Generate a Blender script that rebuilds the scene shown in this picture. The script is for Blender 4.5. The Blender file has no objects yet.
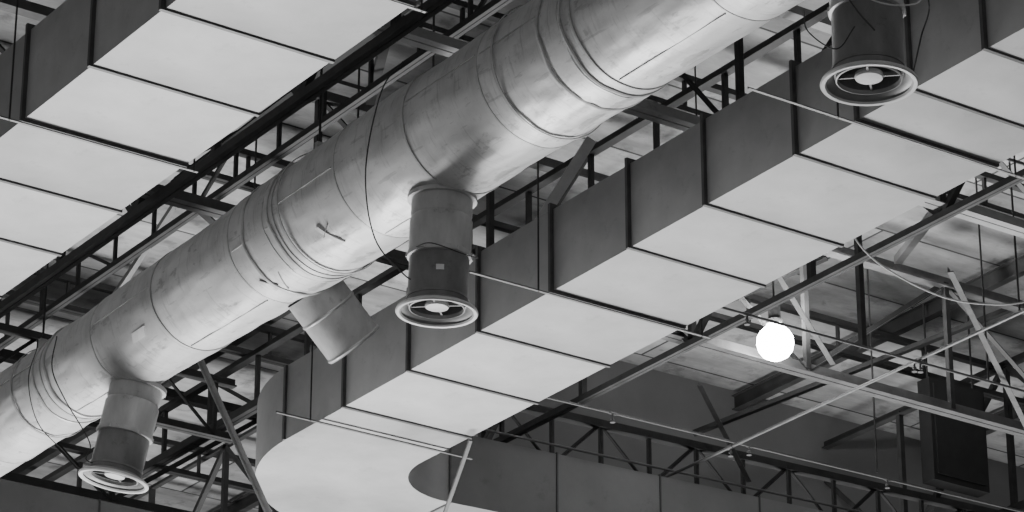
import bpy, math, random
import bmesh
from mathutils import Vector as V, Matrix
from mathutils import noise as NZ
random.seed(4)
COL = bpy.context.scene.collection
ZO = 1.6   # eye height: everything below is measured from eye level, lifted at the end

# ------------------------------------------------------------------ materials
def mat(name, lo, hi, rough=0.55, metal=0.0, scale=3.0, bump=0.0, detail=6, stretch=(1,1,1), rnd=0.0, spots=0.0, streak=0.0):
    m = bpy.data.materials.new(name); m.use_nodes = True
    n = m.node_tree.nodes; l = m.node_tree.links
    b = n['Principled BSDF']
    tc = n.new('ShaderNodeTexCoord'); mp = n.new('ShaderNodeMapping')
    mp.inputs['Scale'].default_value = stretch
    l.new(tc.outputs['Object'], mp.inputs['Vector'])
    nz = n.new('ShaderNodeTexNoise'); nz.inputs['Scale'].default_value = scale
    nz.inputs['Detail'].default_value = detail; nz.inputs['Roughness'].default_value = 0.6
    l.new(mp.outputs['Vector'], nz.inputs['Vector'])
    cr = n.new('ShaderNodeValToRGB')
    cr.color_ramp.elements[0].position = 0.3; cr.color_ramp.elements[0].color = (lo, lo, lo, 1)
    cr.color_ramp.elements[1].position = 0.7; cr.color_ramp.elements[1].color = (hi, hi, hi, 1)
    l.new(nz.outputs['Fac'], cr.inputs['Fac'])
    out = cr.outputs['Color']
    if rnd > 0:
        oi = n.new('ShaderNodeObjectInfo'); mr = n.new('ShaderNodeMapRange')
        mr.inputs['To Min'].default_value = 1 - rnd; mr.inputs['To Max'].default_value = 1 + rnd
        l.new(oi.outputs['Random'], mr.inputs['Value'])
        mx = n.new('ShaderNodeVectorMath'); mx.operation = 'SCALE'
        l.new(out, mx.inputs[0]); l.new(mr.outputs['Result'], mx.inputs['Scale']); out = mx.outputs[0]
    def mult(out, scale, st, p0, p1, amt, rough_):
        mp2 = n.new('ShaderNodeMapping'); mp2.inputs['Scale'].default_value = st
        mp2.inputs['Location'].default_value = (scale, scale*.37, scale*.71)
        l.new(tc.outputs['Object'], mp2.inputs['Vector'])
        n2 = n.new('ShaderNodeTexNoise'); n2.inputs['Scale'].default_value = scale; n2.inputs['Detail'].default_value = 8
        n2.inputs['Roughness'].default_value = rough_
        l.new(mp2.outputs['Vector'], n2.inputs['Vector'])
        r2 = n.new('ShaderNodeValToRGB')
        r2.color_ramp.elements[0].position = p0; r2.color_ramp.elements[0].color = (1, 1, 1, 1)
        r2.color_ramp.elements[1].position = p1; r2.color_ramp.elements[1].color = (1 - amt,) * 3 + (1,)
        l.new(n2.outputs['Fac'], r2.inputs['Fac'])
        mm = n.new('ShaderNodeVectorMath'); mm.operation = 'MULTIPLY'
        l.new(out, mm.inputs[0]); l.new(r2.outputs['Color'], mm.inputs[1]); return mm.outputs[0]
    if spots > 0: out = mult(out, 6, (1, 1, 1), .57, .67, spots, .78)
    if streak > 0:
        out = mult(out, 1.6, (.8, 2.2, .8), .48, .62, streak * .6, .7)   # broad stains
        out = mult(out, 7, (1, .5, 1), .60, .64, streak, .65)            # scuffs
        out = mult(out, 2.5, (9, 1.2, 9), .62, .66, streak * .7, .6)     # scratches along the duct
        out = mult(out, 3.0, (1, 9, 1), .58, .65, streak * .6, .6)       # hoop streaks
    l.new(out, b.inputs['Base Color'])
    b.inputs['Roughness'].default_value = rough; b.inputs['Metallic'].default_value = metal
    if bump > 0:
        bp = n.new('ShaderNodeBump'); bp.inputs['Strength'].default_value = bump; bp.inputs['Distance'].default_value = 0.02
        l.new(nz.outputs['Fac'], bp.inputs['Height']); l.new(bp.outputs['Normal'], b.inputs['Normal'])
    return m

M_duct = mat('galvanised_sheet', .30, .56, .5, .12, .8, .25, rnd=.12, spots=.15)
M_duct_shade = mat('shaded_galvanised_sheet', .19, .29, .6, .05, .9, .2, rnd=.10, spots=.15)  # darker copy of the duct sheet; shade on the crosswise runs put into colour
M_flange = mat('flange_steel', .08, .13, .5, .2, 6)  # steel flanges; shadow line under the joints is put into this dark tone
M_round = mat('spiral_sheet', .56, .80, .46, .20, 1.8, .5, 9, (1.3, .7, 1.3), rnd=.07, spots=.20, streak=.28)
M_band = mat('band_steel', .42, .66, .45, .2, 8, .1, spots=.3)
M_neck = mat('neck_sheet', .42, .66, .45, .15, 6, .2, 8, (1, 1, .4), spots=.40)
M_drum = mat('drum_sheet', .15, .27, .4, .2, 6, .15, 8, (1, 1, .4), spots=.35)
M_dark = mat('scuff_mark', .14, .22, .6, .0, 8, .1)
M_rim = mat('rim_paint', .60, .74, .4, .05, 9)
M_bell = mat('bell_inside', .24, .34, .45, .1, 9)
M_black = mat('painted_dark_interior', .01, .02, .7, 0, 5)  # shade inside the open tubes, put into a near-black colour
M_steel = mat('dark_truss_paint', .025, .055, .5, .1, 5)
M_steel2 = mat('grey_truss_paint', .09, .17, .5, .1, 5, spots=.4)
M_mid = mat('worn_truss_paint', .035, .08, .6, .0, 4, spots=.4)
M_light = mat('pale_beam_paint', .34, .52, .5, 0, 3, spots=.4)
M_pipe = mat('pipe_paint', .13, .20, .4, .2, 6)
M_cable = mat('cable_rubber', .03, .06, .5, 0, 5)
M_patch = mat('patch_sheet', .74, .88, .5, .1, 12, spots=.4)
M_wall = mat('wall_plaster', .16, .23, .9, 0, .6)
M_floor = mat('concrete_floor', .3, .4, .8, 0, .8)
M_box = mat('cabinet_paint', .02, .035, .7, 0, 4)

def deck_mat():
    m = bpy.data.materials.new('roof_deck_board'); m.use_nodes = True
    n = m.node_tree.nodes; l = m.node_tree.links; b = n['Principled BSDF']
    tc = n.new('ShaderNodeTexCoord')
    br = n.new('ShaderNodeTexBrick'); br.inputs['Scale'].default_value = 1
    br.inputs['Brick Width'].default_value = 3.6; br.inputs['Row Height'].default_value = 1.25
    br.inputs['Mortar Size'].default_value = .014
    br.inputs['Color1'].default_value = (.24, .24, .24, 1); br.inputs['Color2'].default_value = (.42, .42, .42, 1)
    br.inputs['Mortar'].default_value = (.05, .05, .05, 1)
    l.new(tc.outputs['Object'], br.inputs['Vector'])
    def nz(sc, st, lo, hi, a=.3, c=.7):
        mp = n.new('ShaderNodeMapping'); mp.inputs['Scale'].default_value = st
        l.new(tc.outputs['Object'], mp.inputs['Vector'])
        z = n.new('ShaderNodeTexNoise'); z.inputs['Scale'].default_value = sc; z.inputs['Detail'].default_value = 8
        z.inputs['Roughness'].default_value = .65
        l.new(mp.outputs['Vector'], z.inputs['Vector'])
        mr = n.new('ShaderNodeMapRange'); mr.inputs['From Min'].default_value = a; mr.inputs['From Max'].default_value = c
        mr.inputs['To Min'].default_value = lo; mr.inputs['To Max'].default_value = hi
        l.new(z.outputs['Fac'], mr.inputs['Value']); return mr.outputs['Result']
    out = br.outputs['Color']
    for v in (nz(1.2, (.8, 1.2, 1), .6, 1.35), nz(3, (.4, 2.0, 1), .75, 1.2), nz(3, (1, 1, 1), 1.0, .6, .55, .65)):
        s = n.new('ShaderNodeVectorMath'); s.operation = 'SCALE'
        l.new(out, s.inputs[0]); l.new(v, s.inputs['Scale']); out = s.outputs[0]
    l.new(out, b.inputs['Base Color']); b.inputs['Roughness'].default_value = .8
    return m
M_deck = deck_mat()

def emis(name, v):
    m = bpy.data.materials.new(name); m.use_nodes = True
    b = m.node_tree.nodes['Principled BSDF']
    b.inputs['Emission Color'].default_value = (1, 1, 1, 1); b.inputs['Emission Strength'].default_value = v
    return m
M_glow = emis('lamp_glass_glow', 30)

# ------------------------------------------------------------------ geometry helpers
def merge(*gs):
    vs, fs = [], []
    for a, b in gs:
        k = len(vs); vs += [V(p) for p in a]; fs += [tuple(i + k for i in f) for f in b]
    return vs, fs

def frame(d):
    d = V(d).normalized()
    a = V((0, 0, 1)) if abs(d.z) < .95 else V((1, 0, 0))
    s = d.cross(a).normalized(); u = s.cross(d).normalized()
    return d, s, u

def revolve(prof, o, d, n=48, closed=False, caps=True):
    o = V(o); d, s, u = frame(d); vs, fs = [], []
    for r, a in prof:
        for k in range(n):
            t = 2 * math.pi * k / n
            vs.append(o + d * a + (s * math.cos(t) + u * math.sin(t)) * r)
    m = len(prof); R = range(m if closed else m - 1)
    for i in R:
        j = (i + 1) % m
        for k in range(n):
            k2 = (k + 1) % n
            fs.append((i * n + k, i * n + k2, j * n + k2, j * n + k))
    if caps and not closed:
        fs.append(tuple(range(n))[::-1]); fs.append(tuple((m - 1) * n + k for k in range(n)))
    return vs, fs

def ring(r0, r1, a0, a1, o, d, n=48):
    return revolve([(r0, a0), (r1, a0), (r1, a1), (r0, a1)], o, d, n, closed=True)

def beam(p0, p1, w, h, kind='box', up=None):
    p0, p1 = V(p0), V(p1); d, s, u = frame(p1 - p0)
    if kind == 'box': sec = [(-w/2, -h/2), (w/2, -h/2), (w/2, h/2), (-w/2, h/2)]
    elif kind == 'L':
        t = min(w, h) * .16
        sec = [(-w/2, -h/2), (w/2, -h/2), (w/2, -h/2 + t), (-w/2 + t, -h/2 + t), (-w/2 + t, h/2), (-w/2, h/2)]
    elif kind == 'T':
        t = min(w, h) * .18
        sec = [(-w/2, -h/2), (w/2, -h/2), (w/2, -h/2 + t), (t/2, -h/2 + t), (t/2, h/2), (-t/2, h/2), (-t/2, -h/2 + t), (-w/2, -h/2 + t)]
    elif kind == 'I':
        t = min(w, h) * .12
        sec = [(-w/2, -h/2), (w/2, -h/2), (w/2, -h/2+t), (t/2, -h/2+t), (t/2, h/2-t), (w/2, h/2-t), (w/2, h/2), (-w/2, h/2), (-w/2, h/2-t), (-t/2, h/2-t), (-t/2, -h/2+t), (-w/2, -h/2+t)]
    k = len(sec)
    vs = [p0 + s * a + u * b for a, b in sec] + [p1 + s * a + u * b for a, b in sec]
    fs = [(i, (i + 1) % k, (i + 1) % k + k, i + k) for i in range(k)]
    fs += [tuple(range(k))[::-1], tuple(range(k, 2 * k))]
    return vs, fs

def box(a, b):
    x0, y0, z0 = a; x1, y1, z1 = b
    vs = [V(p) for p in [(x0,y0,z0),(x1,y0,z0),(x1,y1,z0),(x0,y1,z0),(x0,y0,z1),(x1,y0,z1),(x1,y1,z1),(x0,y1,z1)]]
    return vs, [(0,3,2,1),(4,5,6,7),(0,1,5,4),(1,2,6,5),(2,3,7,6),(3,0,4,7)]

def prism(poly, z0, z1):
    k = len(poly)
    vs = [V((x, y, z0)) for x, y in poly] + [V((x, y, z1)) for x, y in poly]
    fs = [(i, (i + 1) % k, (i + 1) % k + k, i + k) for i in range(k)]
    fs += [tuple(range(k))[::-1], tuple(range(k, 2 * k))]
    return vs, fs

def smooth_pts(pts, sub=8):
    P = [V(p) for p in pts]; P = [P[0] * 2 - P[1]] + P + [P[-1] * 2 - P[-2]]; out = []
    for i in range(1, len(P) - 2):
        for k in range(sub):
            t = k / sub; a, b, c, d = P[i-1:i+3]
            out.append(.5 * ((2*b) + (c-a)*t + (2*a-5*b+4*c-d)*t*t + (3*b-a-3*c+d)*t**3))
    out.append(P[-2]); return out

def tube(pts, r, n=8, sub=8, smooth=True):
    P = smooth_pts(pts, sub) if smooth else [V(p) for p in pts]
    vs, fs = [], []; up = V((.3, .2, 1)).normalized()
    for i, p in enumerate(P):
        d = (P[min(i+1, len(P)-1)] - P[max(i-1, 0)]).normalized()
        s = d.cross(up)
        if s.length < .05: s = d.cross(V((1, 0, 0)))
        s.normalize(); u = s.cross(d)
        for k in range(n):
            t = 2*math.pi*k/n; vs.append(p + (s*math.cos(t) + u*math.sin(t))*r)
    for i in range(len(P)-1):
        for k in range(n):
            fs.append((i*n+k, i*n+(k+1)%n, (i+1)*n+(k+1)%n, (i+1)*n+k))
    fs += [tuple(range(n))[::-1], tuple((len(P)-1)*n+k for k in range(n))]
    return vs, fs

def mkobj(name, g, m, origin=None, smooth=True):
    vs, fs = g
    lo = V([min(p[i] for p in vs) for i in range(3)]); hi = V([max(p[i] for p in vs) for i in range(3)])
    c = V(origin) if origin is not None else (lo + hi) / 2
    me = bpy.data.meshes.new(name); me.from_pydata([tuple(V(p) - c) for p in vs], [], fs)
    bm = bmesh.new(); bm.from_mesh(me); bmesh.ops.recalc_face_normals(bm, faces=bm.faces); bm.to_mesh(me); bm.free()
    me.materials.append(m)
    if smooth:
        me.shade_smooth(); me.set_sharp_from_angle(angle=math.radians(32))
    o = bpy.data.objects.new(name, me); o.location = c; COL.objects.link(o); return o

def setp(o, label, cat, group=None, kind=None):
    if label: o['label'] = label
    if cat: o['category'] = cat
    if group: o['group'] = group
    if kind: o['kind'] = kind
    return o

class Thing:
    def __init__(s, name, loc, label, cat, group=None):
        s.e = bpy.data.objects.new(name, None); s.e.location = V(loc); s.e.empty_display_size = .2
        COL.objects.link(s.e); setp(s.e, label, cat, group); s.loc = V(loc)
    def part(s, name, g, m, label=None, smooth=True, origin=None):
        o = mkobj(name, g, m, smooth=smooth, origin=origin)
        o.parent = s.e; o.location = o.location - s.loc
        if label: o['label'] = label
        return o

def single(name, g, m, label, cat, group=None, kind=None):
    return setp(mkobj(name, g, m), label, cat, group, kind)

# ------------------------------------------------------------------ rectangular ducts
ZB, ZT = 9.60, 10.26
def flange_y(x0, x1, y, z0=ZB, z1=ZT, p=.032, t=.028):
    q = .014
    a = box((x0-p, y-t/2, z0-q), (x1+.01, y+t/2, z0+.001)); b = box((x0-p, y-t/2, z1), (x1+p, y+t/2, z1+.04))
    c = box((x0-p, y-t/2, z0), (x0, y+t/2, z1)); d = box((x1, y-t/2, z0), (x1+.01, y+t/2, z1))
    return merge(a, b, c, d)
def flange_x(y0, y1, x, z0=ZB, z1=ZT, p=.012, t=.014):
    a = box((x-t/2, y0-p, z0-p), (x+t/2, y1+p, z0)); b = box((x-t/2, y0-p, z1), (x+t/2, y1+p, z1+p))
    c = box((x-t/2, y0-p, z0), (x+t/2, y0, z1)); d = box((x-t/2, y1, z0), (x+t/2, y1+p, z1))
    return merge(a, b, c, d)
def sheet_section(x0, x1, a, b):
    """box section whose underside and near side are gently bowed panels"""
    nx, ny = 8, 8; bul = random.uniform(.006, .020); off = random.uniform(-.006, .006)
    x0 += off; x1 += off
    gv, gf = box((x0, a, ZB), (x1, b, ZT))
    gv = [V(p) for p in gv]
    gf = [f for f in gf if f not in ((0,3,2,1), (3,0,4,7))]
    def grid(fn):
        k = len(gv)
        for i in range(nx+1):
            for j in range(ny+1): gv.append(V(fn(i/nx, j/ny)))
        for i in range(nx):
            for j in range(ny):
                p = k+i*(ny+1)+j; gf.append((p, p+ny+1, p+ny+2, p+1))
    w = lambda u, v: bul*math.sin(math.pi*u)*math.sin(math.pi*v)
    grid(lambda u, v: (x0+(x1-x0)*u, a+(b-a)*v, ZB - w(u, v)))
    grid(lambda u, v: (x0 - w(u, v), a+(b-a)*u, ZB+(ZT-ZB)*v))
    return gv, gf

def rect_duct(name, x0, x1, seams, label):
    T = Thing(name, ((x0+x1)/2, seams[0], ZB), label, 'air duct')
    for a, b in zip(seams[:-1], seams[1:]):
        T.part('duct_section', sheet_section(x0, x1, a, b), M_duct)
    for y in seams[1:-1]:
        T.part('flange', flange_y(x0, x1, y), M_flange, 'steel joint flange, shadow line put into its dark colour', smooth=False)
    return T

rect_duct('rectangular_duct', 8.51, 9.73, [12.2, 13.2, 14.12, 15.06, 16.0, 16.93, 17.87, 18.8, 19.7, 20.65, 21.6, 22.5, 23.5],
          'galvanised rectangular air duct with dark joint flanges under roof trusses')
D2 = rect_duct('rectangular_duct', 13.03, 14.25, [11.6, 12.6, 13.5, 14.2, 14.74, 15.38, 16.37, 17.26, 18.22, 19.18, 20.15, 21.1],
          'galvanised rectangular air duct turning through a curved elbow below trusses')
def yface(x): return 22.53 - (x - 15.0) * .06
XE = 15.0
poly = [(13.03, 21.1)]
for k in range(0, 25):
    t = math.pi - k / 24 * math.pi / 2; poly.append((14.9 + 1.87 * math.cos(t), 22.0 + 1.87 * math.sin(t)))
poly += [(XE, 23.87), (XE, yface(XE))]
CX, CY, CR = 14.95, yface(14.95) - .70, .70
for k in range(0, 25):
    t = math.pi/2 + k / 24 * math.pi / 2; poly.append((CX + CR * math.cos(t), CY + CR * math.sin(t)))
poly.append((14.25, 21.1))
D2.part('elbow', prism(poly, ZB, ZT), M_duct, 'curved sheet metal duct elbow')
D2.part('flange', flange_y(13.03, 14.25, 21.1), M_flange, 'steel joint flange, shadow line put into its dark colour', smooth=False)
D2.part('elbow_seam', box((13.01, 22.02, ZB), (13.03, 22.05, ZT)), M_flange, smooth=False)
xs = [15.0, 16.1, 17.2, 18.3, 19.4, 20.5, 21.6]
for a, b in zip(xs[:-1], xs[1:]):
    D2.part('duct_section', prism([(a, yface(a)), (b, yface(b)), (b, yface(b)+1.3), (a, yface(a)+1.3)], ZB, ZT), M_duct_shade, 'grey duct section, shade put into its colour', smooth=False)
for x in xs[:-1]:
    D2.part('flange', flange_x(yface(x), yface(x)+1.3, x), M_flange, 'steel joint flange, shadow line put into its dark colour', smooth=False)
T = Thing('rectangular_duct', (10, 26.5, ZB), 'galvanised rectangular cross duct under the roof', 'air duct')
xs = [6 + i*1.05 for i in range(12)]
for a, b in zip(xs[:-1], xs[1:]): T.part('duct_section', box((a, 25.9, ZB), (b, 27.1, ZT)), M_duct_shade, smooth=False)
for x in xs[1:-1]: T.part('flange', flange_x(25.9, 27.1, x), M_flange, smooth=False)

# ------------------------------------------------------------------ round duct
RX, RZ = 11.37, 9.96
KEY = [(9.0, .475), (15.0, .47), (17.2, .468), (18.6, .455), (20.0, .43), (22.4, .39), (22.6, .372), (30, .36)]
def rr(y):
    for (a, ra), (b, rb) in zip(KEY[:-1], KEY[1:]):
        if a <= y <= b: return ra + (rb - ra) * (y - a) / (b - a)
    return KEY[-1][1]
RD = Thing('round_duct', (RX, 9.5, RZ), 'large weathered galvanised round air duct hanging from roof trusses', 'air duct')
cuts = [9.5, 11.2, 12.6, 13.9, 15.05, 16.1, 17.0, 17.9, 18.75, 19.4, 20.6, 21.6, 22.5, 23.8, 25.6]
def shell(a, b, dr):
    """sheet section with slight random dents"""
    n, m = 128, 14; vs, fs = [], []
    for j in range(m+1):
        y = a + (b-a)*j/m; e = math.sin(math.pi*j/m)
        for k in range(n):
            t = 2*math.pi*k/n; r = rr(y) + dr
            q = V((math.cos(t)*2.2, y*2.0, math.sin(t)*2.2))
            r += e*.012*(NZ.noise(q) + .7*NZ.noise(q*2.7))
            vs.append(V((RX + r*math.cos(t), y, RZ + r*math.sin(t))))
    for j in range(m):
        for k in range(n):
            k2 = (k+1) % n; fs.append((j*n+k, j*n+k2, (j+1)*n+k2, (j+1)*n+k))
    fs.append(tuple(range(n))[::-1]); fs.append(tuple(m*n+k for k in range(n)))
    return vs, fs
for i, (a, b) in enumerate(zip(cuts[:-1], cuts[1:])):
    RD.part('duct_section', shell(a, b, -.005*(i % 2)), M_round)
def wband(y, w, h, m, name, tilt=0.0, wob=0.0):
    r = rr(y); d = V((tilt, 1, tilt*.7)).normalized()
    vs, fs = revolve([(r-.018, -w), (r+h*.7, -w*.9), (r+h, 0), (r+h*.7, w*.9), (r-.018, w)], (RX, y, RZ), d, 96, closed=True)
    if wob:
        for p in vs:
            t = math.atan2(p.z-RZ, p.x-RX); p.y += wob*(NZ.noise(V((math.cos(t)*2+y, math.sin(t)*2, y*3))))
    RD.part(name, (vs, fs), m)
for y in cuts[1:-1]: wband(y, .009, .004, M_band, 'joint_band', 0, .012)
for y, tl in ((15.14, .0), (15.38, .02), (18.80, 0), (19.18, -.01), (22.40, 0), (22.62, .02)):
    wband(y, .014, .013, M_band, 'raised_bead', tl, .03)
wband(18.98, .12, .008, M_round, 'wrapped_sleeve', .01, .03); wband(15.26, .10, .008, M_round, 'wrapped_sleeve', 0, .03)
for i, (a, b) in enumerate(zip(cuts[:-1], cuts[1:])):
    th = math.radians([200, 262, 178, 258, 172, 170, 266, 185][i % 8])
    def pt(y, dr, dt): return V((RX + (rr(y)+dr)*math.cos(th+dt), y, RZ + (rr(y)+dr)*math.sin(th+dt)))
    q = [pt(a+.03, -.014, -.008), pt(a+.03, .004, -.008), pt(a+.03, .004, .008), pt(a+.03, -.014, .008), pt(b-.03, -.014, -.008), pt(b-.03, .004, -.008), pt(b-.03, .004, .008), pt(b-.03, -.014, .008)]
    RD.part('lap_seam', (q, [(0,1,2,3),(7,6,5,4),(0,4,5,1),(1,5,6,2),(2,6,7,3),(3,7,4,0)]), M_band, smooth=False)
def patch(y0, y1, t0, t1, sk=0.0):
    vs, fs = [], []; n = 10
    for y in (y0, y1):
        for dr in (-.016, .008):
            for k in range(n+1):
                t = math.radians(t0 + (t1-t0)*k/n); yy = y + sk*(k/n)
                vs.append(V((RX+(rr(yy)+dr)*math.cos(t), yy, RZ+(rr(yy)+dr)*math.sin(t))))
    m = n+1
    for k in range(n):
        fs.append((m+k, m+k+1, 3*m+k+1, 3*m+k))
        fs.append((k, k+1, m+k+1, m+k)); fs.append((2*m+k, 3*m+k, 3*m+k+1, 2*m+k+1))
    fs.append((0, m, 3*m, 2*m)); fs.append((n, 2*m+n, 3*m+n, m+n))
    return vs, fs
for y0, y1, t0, t1, sk in [(20.8, 21.0, 214, 224, .05), (18.3, 18.34, 225, 250, -.1)]:
    RD.part('patch_plate', patch(y0, y1, t0, t1, sk), M_patch, 'riveted patch plate')
for y0, y1, t0, t1, sk in [(19.0, 19.015, 240, 262, .12), (19.25, 19.262, 238, 252, -.1), (18.2, 18.212, 228, 236, .12)]:
    RD.part('tear_strip', patch(y0, y1, t0, t1, sk), M_dark, 'dark scuffed tear in sheet')

d = V((.72, 0, -.69)).normalized(); o = V((RX, 19.38, RZ))
SP = Thing('duct_spigot', o + d*.45, 'short open round spigot angled down from the big round duct', 'duct outlet')
SP.part('spigot_tube', revolve([(.225, .40), (.225, .93), (.215, .93), (.215, .5)], o, d, 48, caps=False), M_neck, 'stained grey sheet tube')
SP.part('spigot_interior', revolve([(.212, .5), (.212, .52)], o, d, 48), M_black)  # flat black disc, shade deep inside the spigot put into its colour
for a in (.60, .91):
    SP.part('bead', revolve([(.22, a-.014), (.231, a-.008), (.234, a), (.231, a+.008), (.22, a+.014)], o, d, 48, closed=True), M_neck)

# ------------------------------------------------------------------ jet nozzles
def nozzle(top, bot, label):
    top, bot = V(top), V(bot); d = (bot - top).normalized(); L = (bot - top).length
    T = Thing('jet_nozzle', bot, label, 'air diffuser', 'jet nozzles on the round duct')
    P = lambda prof, **k: revolve(prof, top, d, 56, **k)
    n0 = L * .50
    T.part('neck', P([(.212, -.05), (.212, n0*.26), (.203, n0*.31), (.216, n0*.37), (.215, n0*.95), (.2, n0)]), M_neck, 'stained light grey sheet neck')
    T.part('saddle_collar', ring(.20, .240, -.03, .0, top, d, 56), M_band)
    T.part('neck_band', P([(.20, n0-.025), (.222, n0-.02), (.226, n0), (.222, n0+.015), (.20, n0+.02)], closed=True), M_neck, 'grey clamp band')
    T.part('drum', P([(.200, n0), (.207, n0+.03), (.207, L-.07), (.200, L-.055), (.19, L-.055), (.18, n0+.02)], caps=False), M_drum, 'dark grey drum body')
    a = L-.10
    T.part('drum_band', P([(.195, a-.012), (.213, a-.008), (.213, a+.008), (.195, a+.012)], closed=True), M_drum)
    T.part('bell', P([(.200, L-.062), (.215, L-.05), (.245, L-.03), (.270, L-.018), (.270, L-.012), (.24, L-.022), (.21, L-.045), (.19, L-.09), (.19, L-.062)], closed=True), M_bell, 'dull grey flared bell mouth')
    T.part('rim', P([(.268, L-.026), (.278, L-.020), (.283, L-.004), (.276, L+.006), (.255, L+.004), (.246, L-.008), (.262, L-.012)], closed=True), M_rim, 'pale rolled rim')
    T.part('throat', P([(.188, L-.24), (.190, L-.09)], caps=False), M_black, 'throat wall with inner shade painted black')
    T.part('throat_back', P([(.187, L-.24), (.187, L-.235)]), M_black)  # flat black disc, colour stands for the shade deep in the throat
    T.part('inner_ring', P([(.178, L-.05), (.188, L-.05), (.192, L-.028), (.184, L-.026)], closed=True), M_bell)
    T.part('hub', P([(.05, L-.075), (.080, L-.07), (.084, L-.05), (.078, L-.038), (.02, L-.034)]), M_rim, 'pale round flat hub')
    dd, s, u = frame(d)
    for k in range(4):
        t = math.pi/4 + k*math.pi/2; e = s*math.cos(t) + u*math.sin(t)
        T.part('vane', beam(top + d*(L-.06) + e*.06, top + d*(L-.06) + e*.185, .012, .025), M_drum, smooth=False)
    for k in range(6):
        t = k*math.pi/3; e = s*math.cos(t) + u*math.sin(t)
        c = top + d*n0 + e*.224
        T.part('clamp_bolt', beam(c - d*.014, c + d*.014, .012, .012), M_band, smooth=False)
    return T
T1 = nozzle((11.37, 17.20, 9.50), (11.36, 17.24, 8.68), 'round jet nozzle with dark drum and pale rim under round duct')
T2 = nozzle((11.37, 12.74, 9.50), (11.37, 12.76, 8.56), 'round jet nozzle wrapped in looping cables, pale rim')
T3 = nozzle((11.43, 21.65, 9.57), (11.33, 21.77, 8.81), 'round jet nozzle hanging slightly askew with looped cable')
vs, fs = [], []
for j, z in enumerate((8.91, 8.95)):
    for k in range(7):
        t = math.radians(232 + k*2.5)
        for r in (.2085, .2105): vs.append(V((11.363 + r*math.cos(t), 17.228 + r*math.sin(t), z)))
for k in range(6):
    a = 2*k; b = a + 14
    fs += [(a+1, a+3, b+3, b+1), (a, b, b+2, a+2), (a, a+2, a+3, a+1), (b, b+1, b+3, b+2)]
fs += [(0, 1, 15, 14), (12, 26, 27, 13)]
T1.part('sticker', (vs, fs), M_patch, 'small blank pale sticker')
T1.part('cable', tube([(11.0, 17.15, 10.45), (10.86, 17.2, 10.2), (10.82, 17.32, 9.65), (10.95, 17.4, 9.2), (11.13, 17.3, 8.93), (11.18, 17.2, 8.86)], .005), M_cable)
T1.part('cable', tube([(11.15, 17.2, 9.1), (11.14, 16.98, 9.05), (11.4, 16.97, 9.03), (11.6, 17.1, 9.1), (11.58, 17.3, 9.3), (11.6, 17.2, 9.45)], .004), M_cable)
T2.part('cable', tube([(11.1, 12.8, 9.75), (10.98, 12.75, 9.4), (11.12, 12.6, 8.95), (11.2, 12.5, 8.75)], .005), M_cable)
T2.part('cable', tube([(11.62, 12.7, 9.5), (11.72, 12.6, 9.15), (11.6, 12.55, 8.85), (11.66, 12.7, 8.7)], .005), M_cable)
T2.part('cable', tube([(11.1, 12.6, 9.2), (11.0, 12.5, 9.0), (11.2, 12.44, 8.9), (11.5, 12.46, 9.0), (11.68, 12.6, 9.25), (11.6, 12.7, 9.42)], .005), M_rim, 'pale looped cable')
T2.part('cable', tube([(11.02, 12.9, 9.0), (10.96, 12.8, 8.8), (11.08, 12.7, 8.68), (11.14, 12.6, 8.8)], .004), M_cable)
T3.part('cable', tube([(10.98, 22.2, 10.1), (10.93, 22.15, 9.8), (10.98, 22.0, 9.5), (11.12, 21.8, 9.1), (11.1, 21.8, 8.95), (11.2, 21.7, 8.9)], .005), M_cable)
T3.part('cable', tube([(10.96, 22.5, 10.1), (10.9, 22.5, 9.8), (10.93, 22.35, 9.4), (11.05, 22.1, 9.1), (11.12, 21.9, 8.88)], .004), M_cable)

# ------------------------------------------------------------------ trusses
def truss(p0, p1, zb, zt, step, label, cw=.11, web=.055, mc=None, mw=None, group='roof trusses', name='roof_truss', zig=1):
    mc = mc or M_steel; mw = mw or M_steel
    p0, p1 = V((p0[0], p0[1], 0)), V((p1[0], p1[1], 0)); L = (p1-p0).length; d = (p1-p0)/L
    T = Thing(name, (p0.x, p0.y, zb), label, 'roof truss', group)
    b0, t0 = V((0, 0, zb)), V((0, 0, zt))
    side = V((-d.y, d.x, 0))*cw*.36
    for sgn in (-1, 1):
        T.part('bottom_chord', beam(p0+b0+side*sgn, p1+b0+side*sgn, cw*.6, cw, 'L'), mc, smooth=False)
    T.part('top_chord', beam(p0+t0, p1+t0, cw, cw, 'T'), mc, smooth=False)
    n = int(L/step)
    for i in range(n+1):
        q = p0 + d*(i*step)
        T.part('web_post', beam(q+b0, q+t0, web, web, 'box'), mw, smooth=False)
        if i < n and zig and i % zig == 0:
            q2 = p0 + d*min(L, (i+1)*step)
            a, b = (q+b0, q2+t0) if (i//zig) % 2 == 0 else (q+t0, q2+b0)
            T.part('web_diagonal', beam(a, b, web, web, 'L'), mw, smooth=False)
    return T
for x, s, mc, cw in ((5.8, 1.1, M_steel, .11), (11.0, 1.25, M_steel, .07), (16.2, 1.6, M_mid, .055), (21.4, 1.6, M_steel, .08)):
    truss((x, 11), (x, 34), 10.72, 12.25, s, 'painted steel lattice truss running beside the ducts', cw=cw, mc=mc)
for y, mc in ((14.1, M_steel2), (17.4, M_light), (20.75, M_steel2), (27.3, M_steel), (30.6, M_steel2)):
    truss((4, y), (30, y), 10.85, 12.1, 1.7, 'steel lattice cross truss under the roof deck', cw=.11, web=.05, mc=mc, name='cross_truss', group='cross trusses')
J = dict(name='lattice_joist', group='lattice joists')
truss((14.6, 23.62), (30, 22.9), 10.62, 11.14, .55, 'shallow dark steel lattice joist above the cross duct', cw=.09, web=.035, **J)
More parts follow.
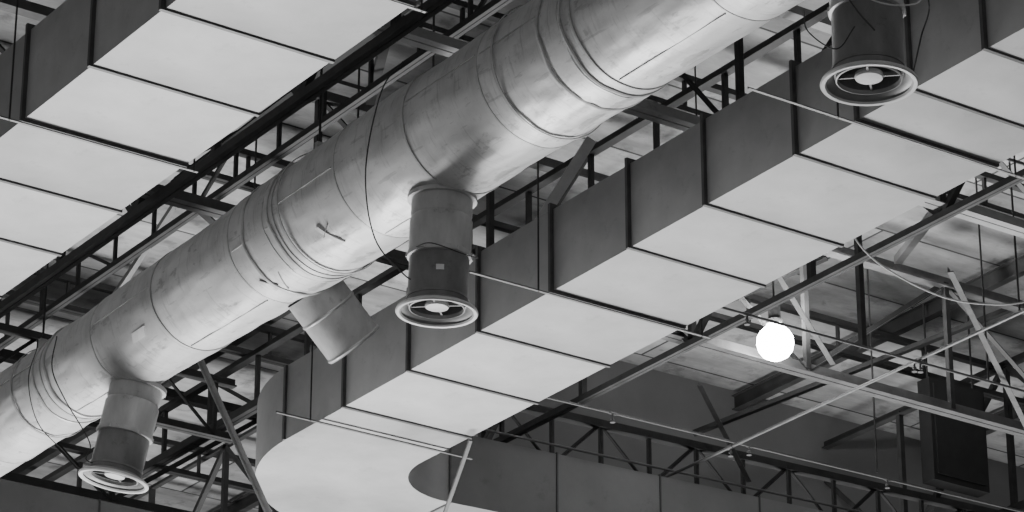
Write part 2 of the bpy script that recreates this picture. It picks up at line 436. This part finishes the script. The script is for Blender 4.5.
truss((3, 24.6), (14.0, 24.6), 10.62, 11.15, .6, 'shallow dark steel lattice joist near the elbow', cw=.08, web=.035, **J)
truss((12.0, 11), (12.0, 33), 11.34, 11.74, .68, 'shallow dark steel lattice joist above the round duct', cw=.055, web=.03, zig=3, **J)
truss((14.7, 11), (14.7, 33), 11.35, 11.9, .9, 'shallow dark steel lattice joist above the rectangular duct', cw=.08, web=.04, zig=2, **J)
for y in (12.5, 15.8, 19.1, 22.4, 25.7, 29.0):
    truss((4, y), (30, y), 12.0, 12.3, 1.1, 'shallow dark cross joist close under the roof deck', cw=.07, web=.03, zig=0, **J)
for i in range(9):
    x = 4.6 + i*2.6
    single('roof_purlin', beam((x, 10, 12.46), (x, 35.8, 12.46), .08, .16, 'I'), M_steel, 'steel purlin under the roof deck', 'purlin', 'roof purlins')

def brace(a, b, m, w=.07, label='grey steel angle brace between trusses', kind='L'):
    single('steel_brace', beam(a, b, w, w, kind), m, label, 'steel brace', 'steel braces')
brace((12.62, 22.95, 10.7), (13.0, 21.85, 8.5), M_light, .045)
brace((14.17, 20.98, 9.52), (14.6, 22.3, 8.85), M_steel2, .028)
brace((16.4, 19.7, 11.15), (17.6, 20.4, 10.8), M_steel2, .05)
brace((17.0, 18.2, 10.75), (19.5, 19.9, 10.28), M_steel2, .05)
brace((17.9, 22.66, 11.4), (18.85, 23.14, 10.78), M_steel2, .05)
brace((13.85, 18.85, 11.3), (13.4, 19.0, 10.45), M_rim, .085, 'pale steel brace beside the rectangular duct', 'box')
brace((12.9, 16.4, 10.75), (14.0, 15.5, 11.9), M_light, .07)
brace((12.0, 24, 10.7), (12.6, 23.2, 12.2), M_light, .07)
for a, b in [((14.2, 17.8, 10.8), (16.1, 20.6, 12.1)), ((11.2, 14.2, 10.9), (13, 17.3, 12.1)), ((11.5, 20.9, 10.9), (14.5, 24.4, 12.1)), ((8, 20.9, 10.9), (10.6, 24.4, 12.1)),
             ((11.1, 17.5, 10.9), (12.9, 20.6, 12.1)), ((12.1, 20.8, 10.9), (10.9, 23.5, 12.1)), ((11.1, 20.6, 10.9), (12.2, 17.6, 12.1)),
             ((16.3, 17.5, 10.9), (18.6, 20.6, 12.1)), ((18.3, 23.3, 11.2), (20.2, 20.8, 12.1)), ((16.3, 23.4, 11.2), (18.0, 20.9, 12.1))]:
    brace(a, b, M_steel, .07, 'dark steel diagonal wind brace under the roof')
single('pipe_drop_hanger', beam((16.95, 19.26, 10.40), (16.95, 19.26, 12.1), .05, .05, 'L'), M_steel, 'dark steel hanger holding the sprinkler pipe', 'pipe hanger')
for x, y, z in [(12.6, 20.3, 10.9), (12.4, 18.9, 10.8), (12.9, 14.9, 10.9), (12.7, 22.1, 10.8), (10.5, 19.7, 10.4), (10.45, 17.2, 10.4), (18.3, 19.2, 10.4), (19.2, 21.7, 10.5), (20.0, 19.2, 10.4), (17.55, 18.0, 10.45)]:
    single('hanger_rod', revolve([(.009, 0), (.009, 12.55-z)], (x, y, z), (0, 0, 1), 8), M_steel, 'thin dark hanger rod dropping from the roof', 'hanger rod', 'roof hanger rods')

def hanger(x0, x1, y, rods, label='thin steel trapeze hanger bar with rods under the duct'):
    T = Thing('trapeze_hanger', (x0, y, ZB-.05), label, 'duct hanger', 'trapeze hangers')
    T.part('hanger_bar', beam((x0, y, ZB-.028), (x1, y, ZB-.028), .022, .02, 'L'), M_drum, smooth=False)
    for x in rods: T.part('hanger_rod', revolve([(.007, 0), (.007, 2.6)], (x, y, ZB-.04), (0, 0, 1), 8), M_steel)
hanger(12.1, 14.5, 14.74, (12.85, 14.42))
hanger(12.29, 14.5, 18.22, (12.9, 14.42))
hanger(12.6, 14.5, 21.45, (12.92,))
hanger(8.3, 9.82, 15.06, (8.4, 9.79))
hanger(8.3, 9.82, 17.87, (8.4, 9.79))

for y in (13.3, 18.65, 23.0, 15.9):
    r = rr(y) + .016
    T = Thing('duct_strap', (RX, y, RZ + r), 'thin steel strap and rod holding the round duct', 'duct hanger', 'round duct straps')
    T.part('strap', ring(r-.004, r+.003, -.012, .012, (RX, y, RZ), (0, 1, 0), 96), M_band)
    T.part('hanger_rod', revolve([(.01, 0), (.01, 1.7)], (RX-.12, y, RZ+r-.02), (0, 0, 1), 8), M_steel)
    T.part('strap_lug', box((RX-.15, y-.02, RZ+r-.03), (RX-.09, y+.02, RZ+r+.06)), M_band, smooth=False)

# ------------------------------------------------------------------ pipes
def pipe(pts, r, label, heads=(), m=None):
    T = Thing('sprinkler_pipe', pts[0], label, 'pipe', 'sprinkler pipes')
    T.part('pipe_run', tube(pts, r, 12, smooth=False), m or M_pipe)
    p0, p1 = V(pts[0]), V(pts[-1]); d = (p1-p0).normalized()
    for h in heads:
        c = p0 + d*h
        T.part('coupling', revolve([(r, -.035), (r*1.4, -.035), (r*1.4, .035), (r, .035)], c, d, 12, closed=True), M_pipe)
        T.part('sprinkler_head', revolve([(.010, 0), (.010, .045), (.018, .05), (.018, .06), (.007, .065), (.007, .085), (.024, .087), (.024, .091)], c, (0, 0, -1), 12), M_steel2, 'small metal sprinkler head')
pipe([(14.5, 19.25, 10.4), (27, 19.15, 10.4)], .012, 'thin grey sprinkler pipe crossing below trusses', (1.2, 3.05, 5))
pipe([(17.55, 15.5, 10.43), (17.55, 23.2, 10.43)], .015, 'grey sprinkler pipe running parallel to the ducts', (2.2, 3.8, 6.3))
pipe([(14.7, 21.8, 10.45), (26, 21.5, 10.45)], .012, 'thin grey sprinkler pipe beside the lattice joist', (1.5, 3, 4.6))
pipe([(14.8, 16.0, 10.5), (26, 15.95, 10.5)], .014, 'grey sprinkler pipe beside the rectangular duct', (2,))
pipe([(14.7, 22.9, 10.5), (26, 22.3, 10.5)], .012, 'thin grey sprinkler pipe beside the lattice joist', ())
pipe([(12.3, 12.0, 10.75), (12.3, 33, 10.75)], .014, 'thin grey conduit between ducts', ())
pipe([(10.2, 12.0, 10.62), (10.2, 33, 10.62)], .014, 'thin grey conduit above the round duct', ())
single('hanging_cable', tube([(15.1, 17.3, 10.75), (15.15, 17.27, 10.25), (15.45, 17.15, 9.95), (15.95, 16.9, 9.75), (16.5, 16.55, 9.86), (17.0, 16.2, 10.6)], .007), M_rim, 'thin pale cable sagging between trusses', 'cable')
single('hanging_cable', tube([(12.7, 15.6, 11.6), (12.5, 15.5, 11.0), (12.3, 15.2, 10.75), (12.1, 14.7, 10.9)], .006), M_cable, 'thin black cable sagging above the duct', 'cable')

# ------------------------------------------------------------------ lamp
lp = V((16.96, 20.41, 10.85))
T = Thing('high_bay_lamp', lp, 'glowing bare glass bulb lamp hanging under the truss', 'ceiling lamp')
T.part('lamp_bulb', revolve([(.01, -.172), (.06, -.162), (.115, -.13), (.15, -.08), (.163, -.02), (.158, .04), (.13, .09), (.09, .13), (.06, .16)], lp, (0, 0, 1), 32), M_glow, 'bright glowing glass bulb')
T.part('lamp_collar', revolve([(.06, .15), (.075, .16), (.07, .2), (.05, .21)], lp, (0, 0, 1), 32), M_rim, 'pale metal collar')
T.part('ballast_housing', revolve([(.045, .2), (.055, .22), (.055, .34), (.03, .37)], lp, (0, 0, 1), 24), M_steel2)
T.part('suspension_rod', revolve([(.010, .36), (.010, 1.5)], lp, (0, 0, 1), 8), M_steel)

T = Thing('hanging_cabinet', (20.3, 21.9, 10.6), 'plain dark flat upright metal cabinet hung among the trusses', 'cabinet')
T.part('cabinet_body', box((20.05, 21.85, 10.66), (20.75, 22.02, 11.70)), M_box, smooth=False)
T.part('door_panel', box((20.09, 21.83, 10.72), (20.71, 21.85, 11.64)), M_box, smooth=False)
for x in (20.10, 20.68):
    T.part('hanger_rod', revolve([(.010, 0), (.010, .8)], (x, 21.93, 11.7), (0, 0, 1), 8), M_steel)

# ------------------------------------------------------------------ room
def struct(name, g, m): o = mkobj(name, g, m, smooth=False); o['kind'] = 'structure'; return o
struct('ceiling', box((-6, -6, 12.6), (40, 38, 12.8)), M_deck)
struct('floor', box((-6, -6, -1.8), (40, 38, -1.6)), M_floor)
struct('wall_north', box((-6, 36, -1.6), (40, 36.3, 12.6)), M_wall)
struct('wall_east', box((34, -6, -1.6), (34.3, 36, 12.6)), M_wall)
struct('wall_bulkhead', box((17.1, 25.0, 9.0), (34, 25.25, 12.6)), M_wall)

# ------------------------------------------------------------------ lights
def area(loc, target, size, power, sy=None):
    L = bpy.data.lights.new('area_light', 'AREA'); L.energy = power; L.shape = 'RECTANGLE'; L.size = size; L.size_y = sy or size
    o = bpy.data.objects.new('area_light', L); o.location = loc
    o.rotation_euler = (V(target) - V(loc)).to_track_quat('-Z', 'Y').to_euler(); COL.objects.link(o)
area((14.0, 25.0, -1.0), (13.0, 19, 10), 7, 4300)
area((24, 27, 2.0), (14, 19, 10), 5, 500)
sl = bpy.data.lights.new('lamp_light', 'SPOT'); sl.energy = 420; sl.shadow_soft_size = .15
sl.spot_size = math.radians(165); sl.spot_blend = .8
so = bpy.data.objects.new('lamp_light', sl); so.location = lp + V((.10, .08, .28))
so.rotation_euler = V((.5, .1, .9)).to_track_quat('-Z', 'Y').to_euler(); COL.objects.link(so)
w = bpy.data.worlds.new('world'); bpy.context.scene.world = w; w.use_nodes = True
w.node_tree.nodes['Background'].inputs['Color'].default_value = (1, 1, 1, 1)
w.node_tree.nodes['Background'].inputs['Strength'].default_value = .22

# ------------------------------------------------------------------ camera
e, ps = math.radians(23.8), math.radians(34.8)
F = V((math.sin(ps)*math.cos(e), math.cos(ps)*math.cos(e), math.sin(e)))
R = V((math.cos(ps), -math.sin(ps), 0)); U = R.cross(F)
cam = bpy.data.cameras.new('camera'); co = bpy.data.objects.new('camera', cam); COL.objects.link(co)
cam.sensor_width = 36; cam.lens = 3300/1024*36; cam.clip_end = 500
co.matrix_world = Matrix(((R.x, U.x, -F.x, 0), (R.y, U.y, -F.y, 0), (R.z, U.z, -F.z, 0), (0, 0, 0, 1)))
bpy.context.scene.camera = co
for o in list(bpy.data.objects):
    if o.parent is None: o.location.z += ZO
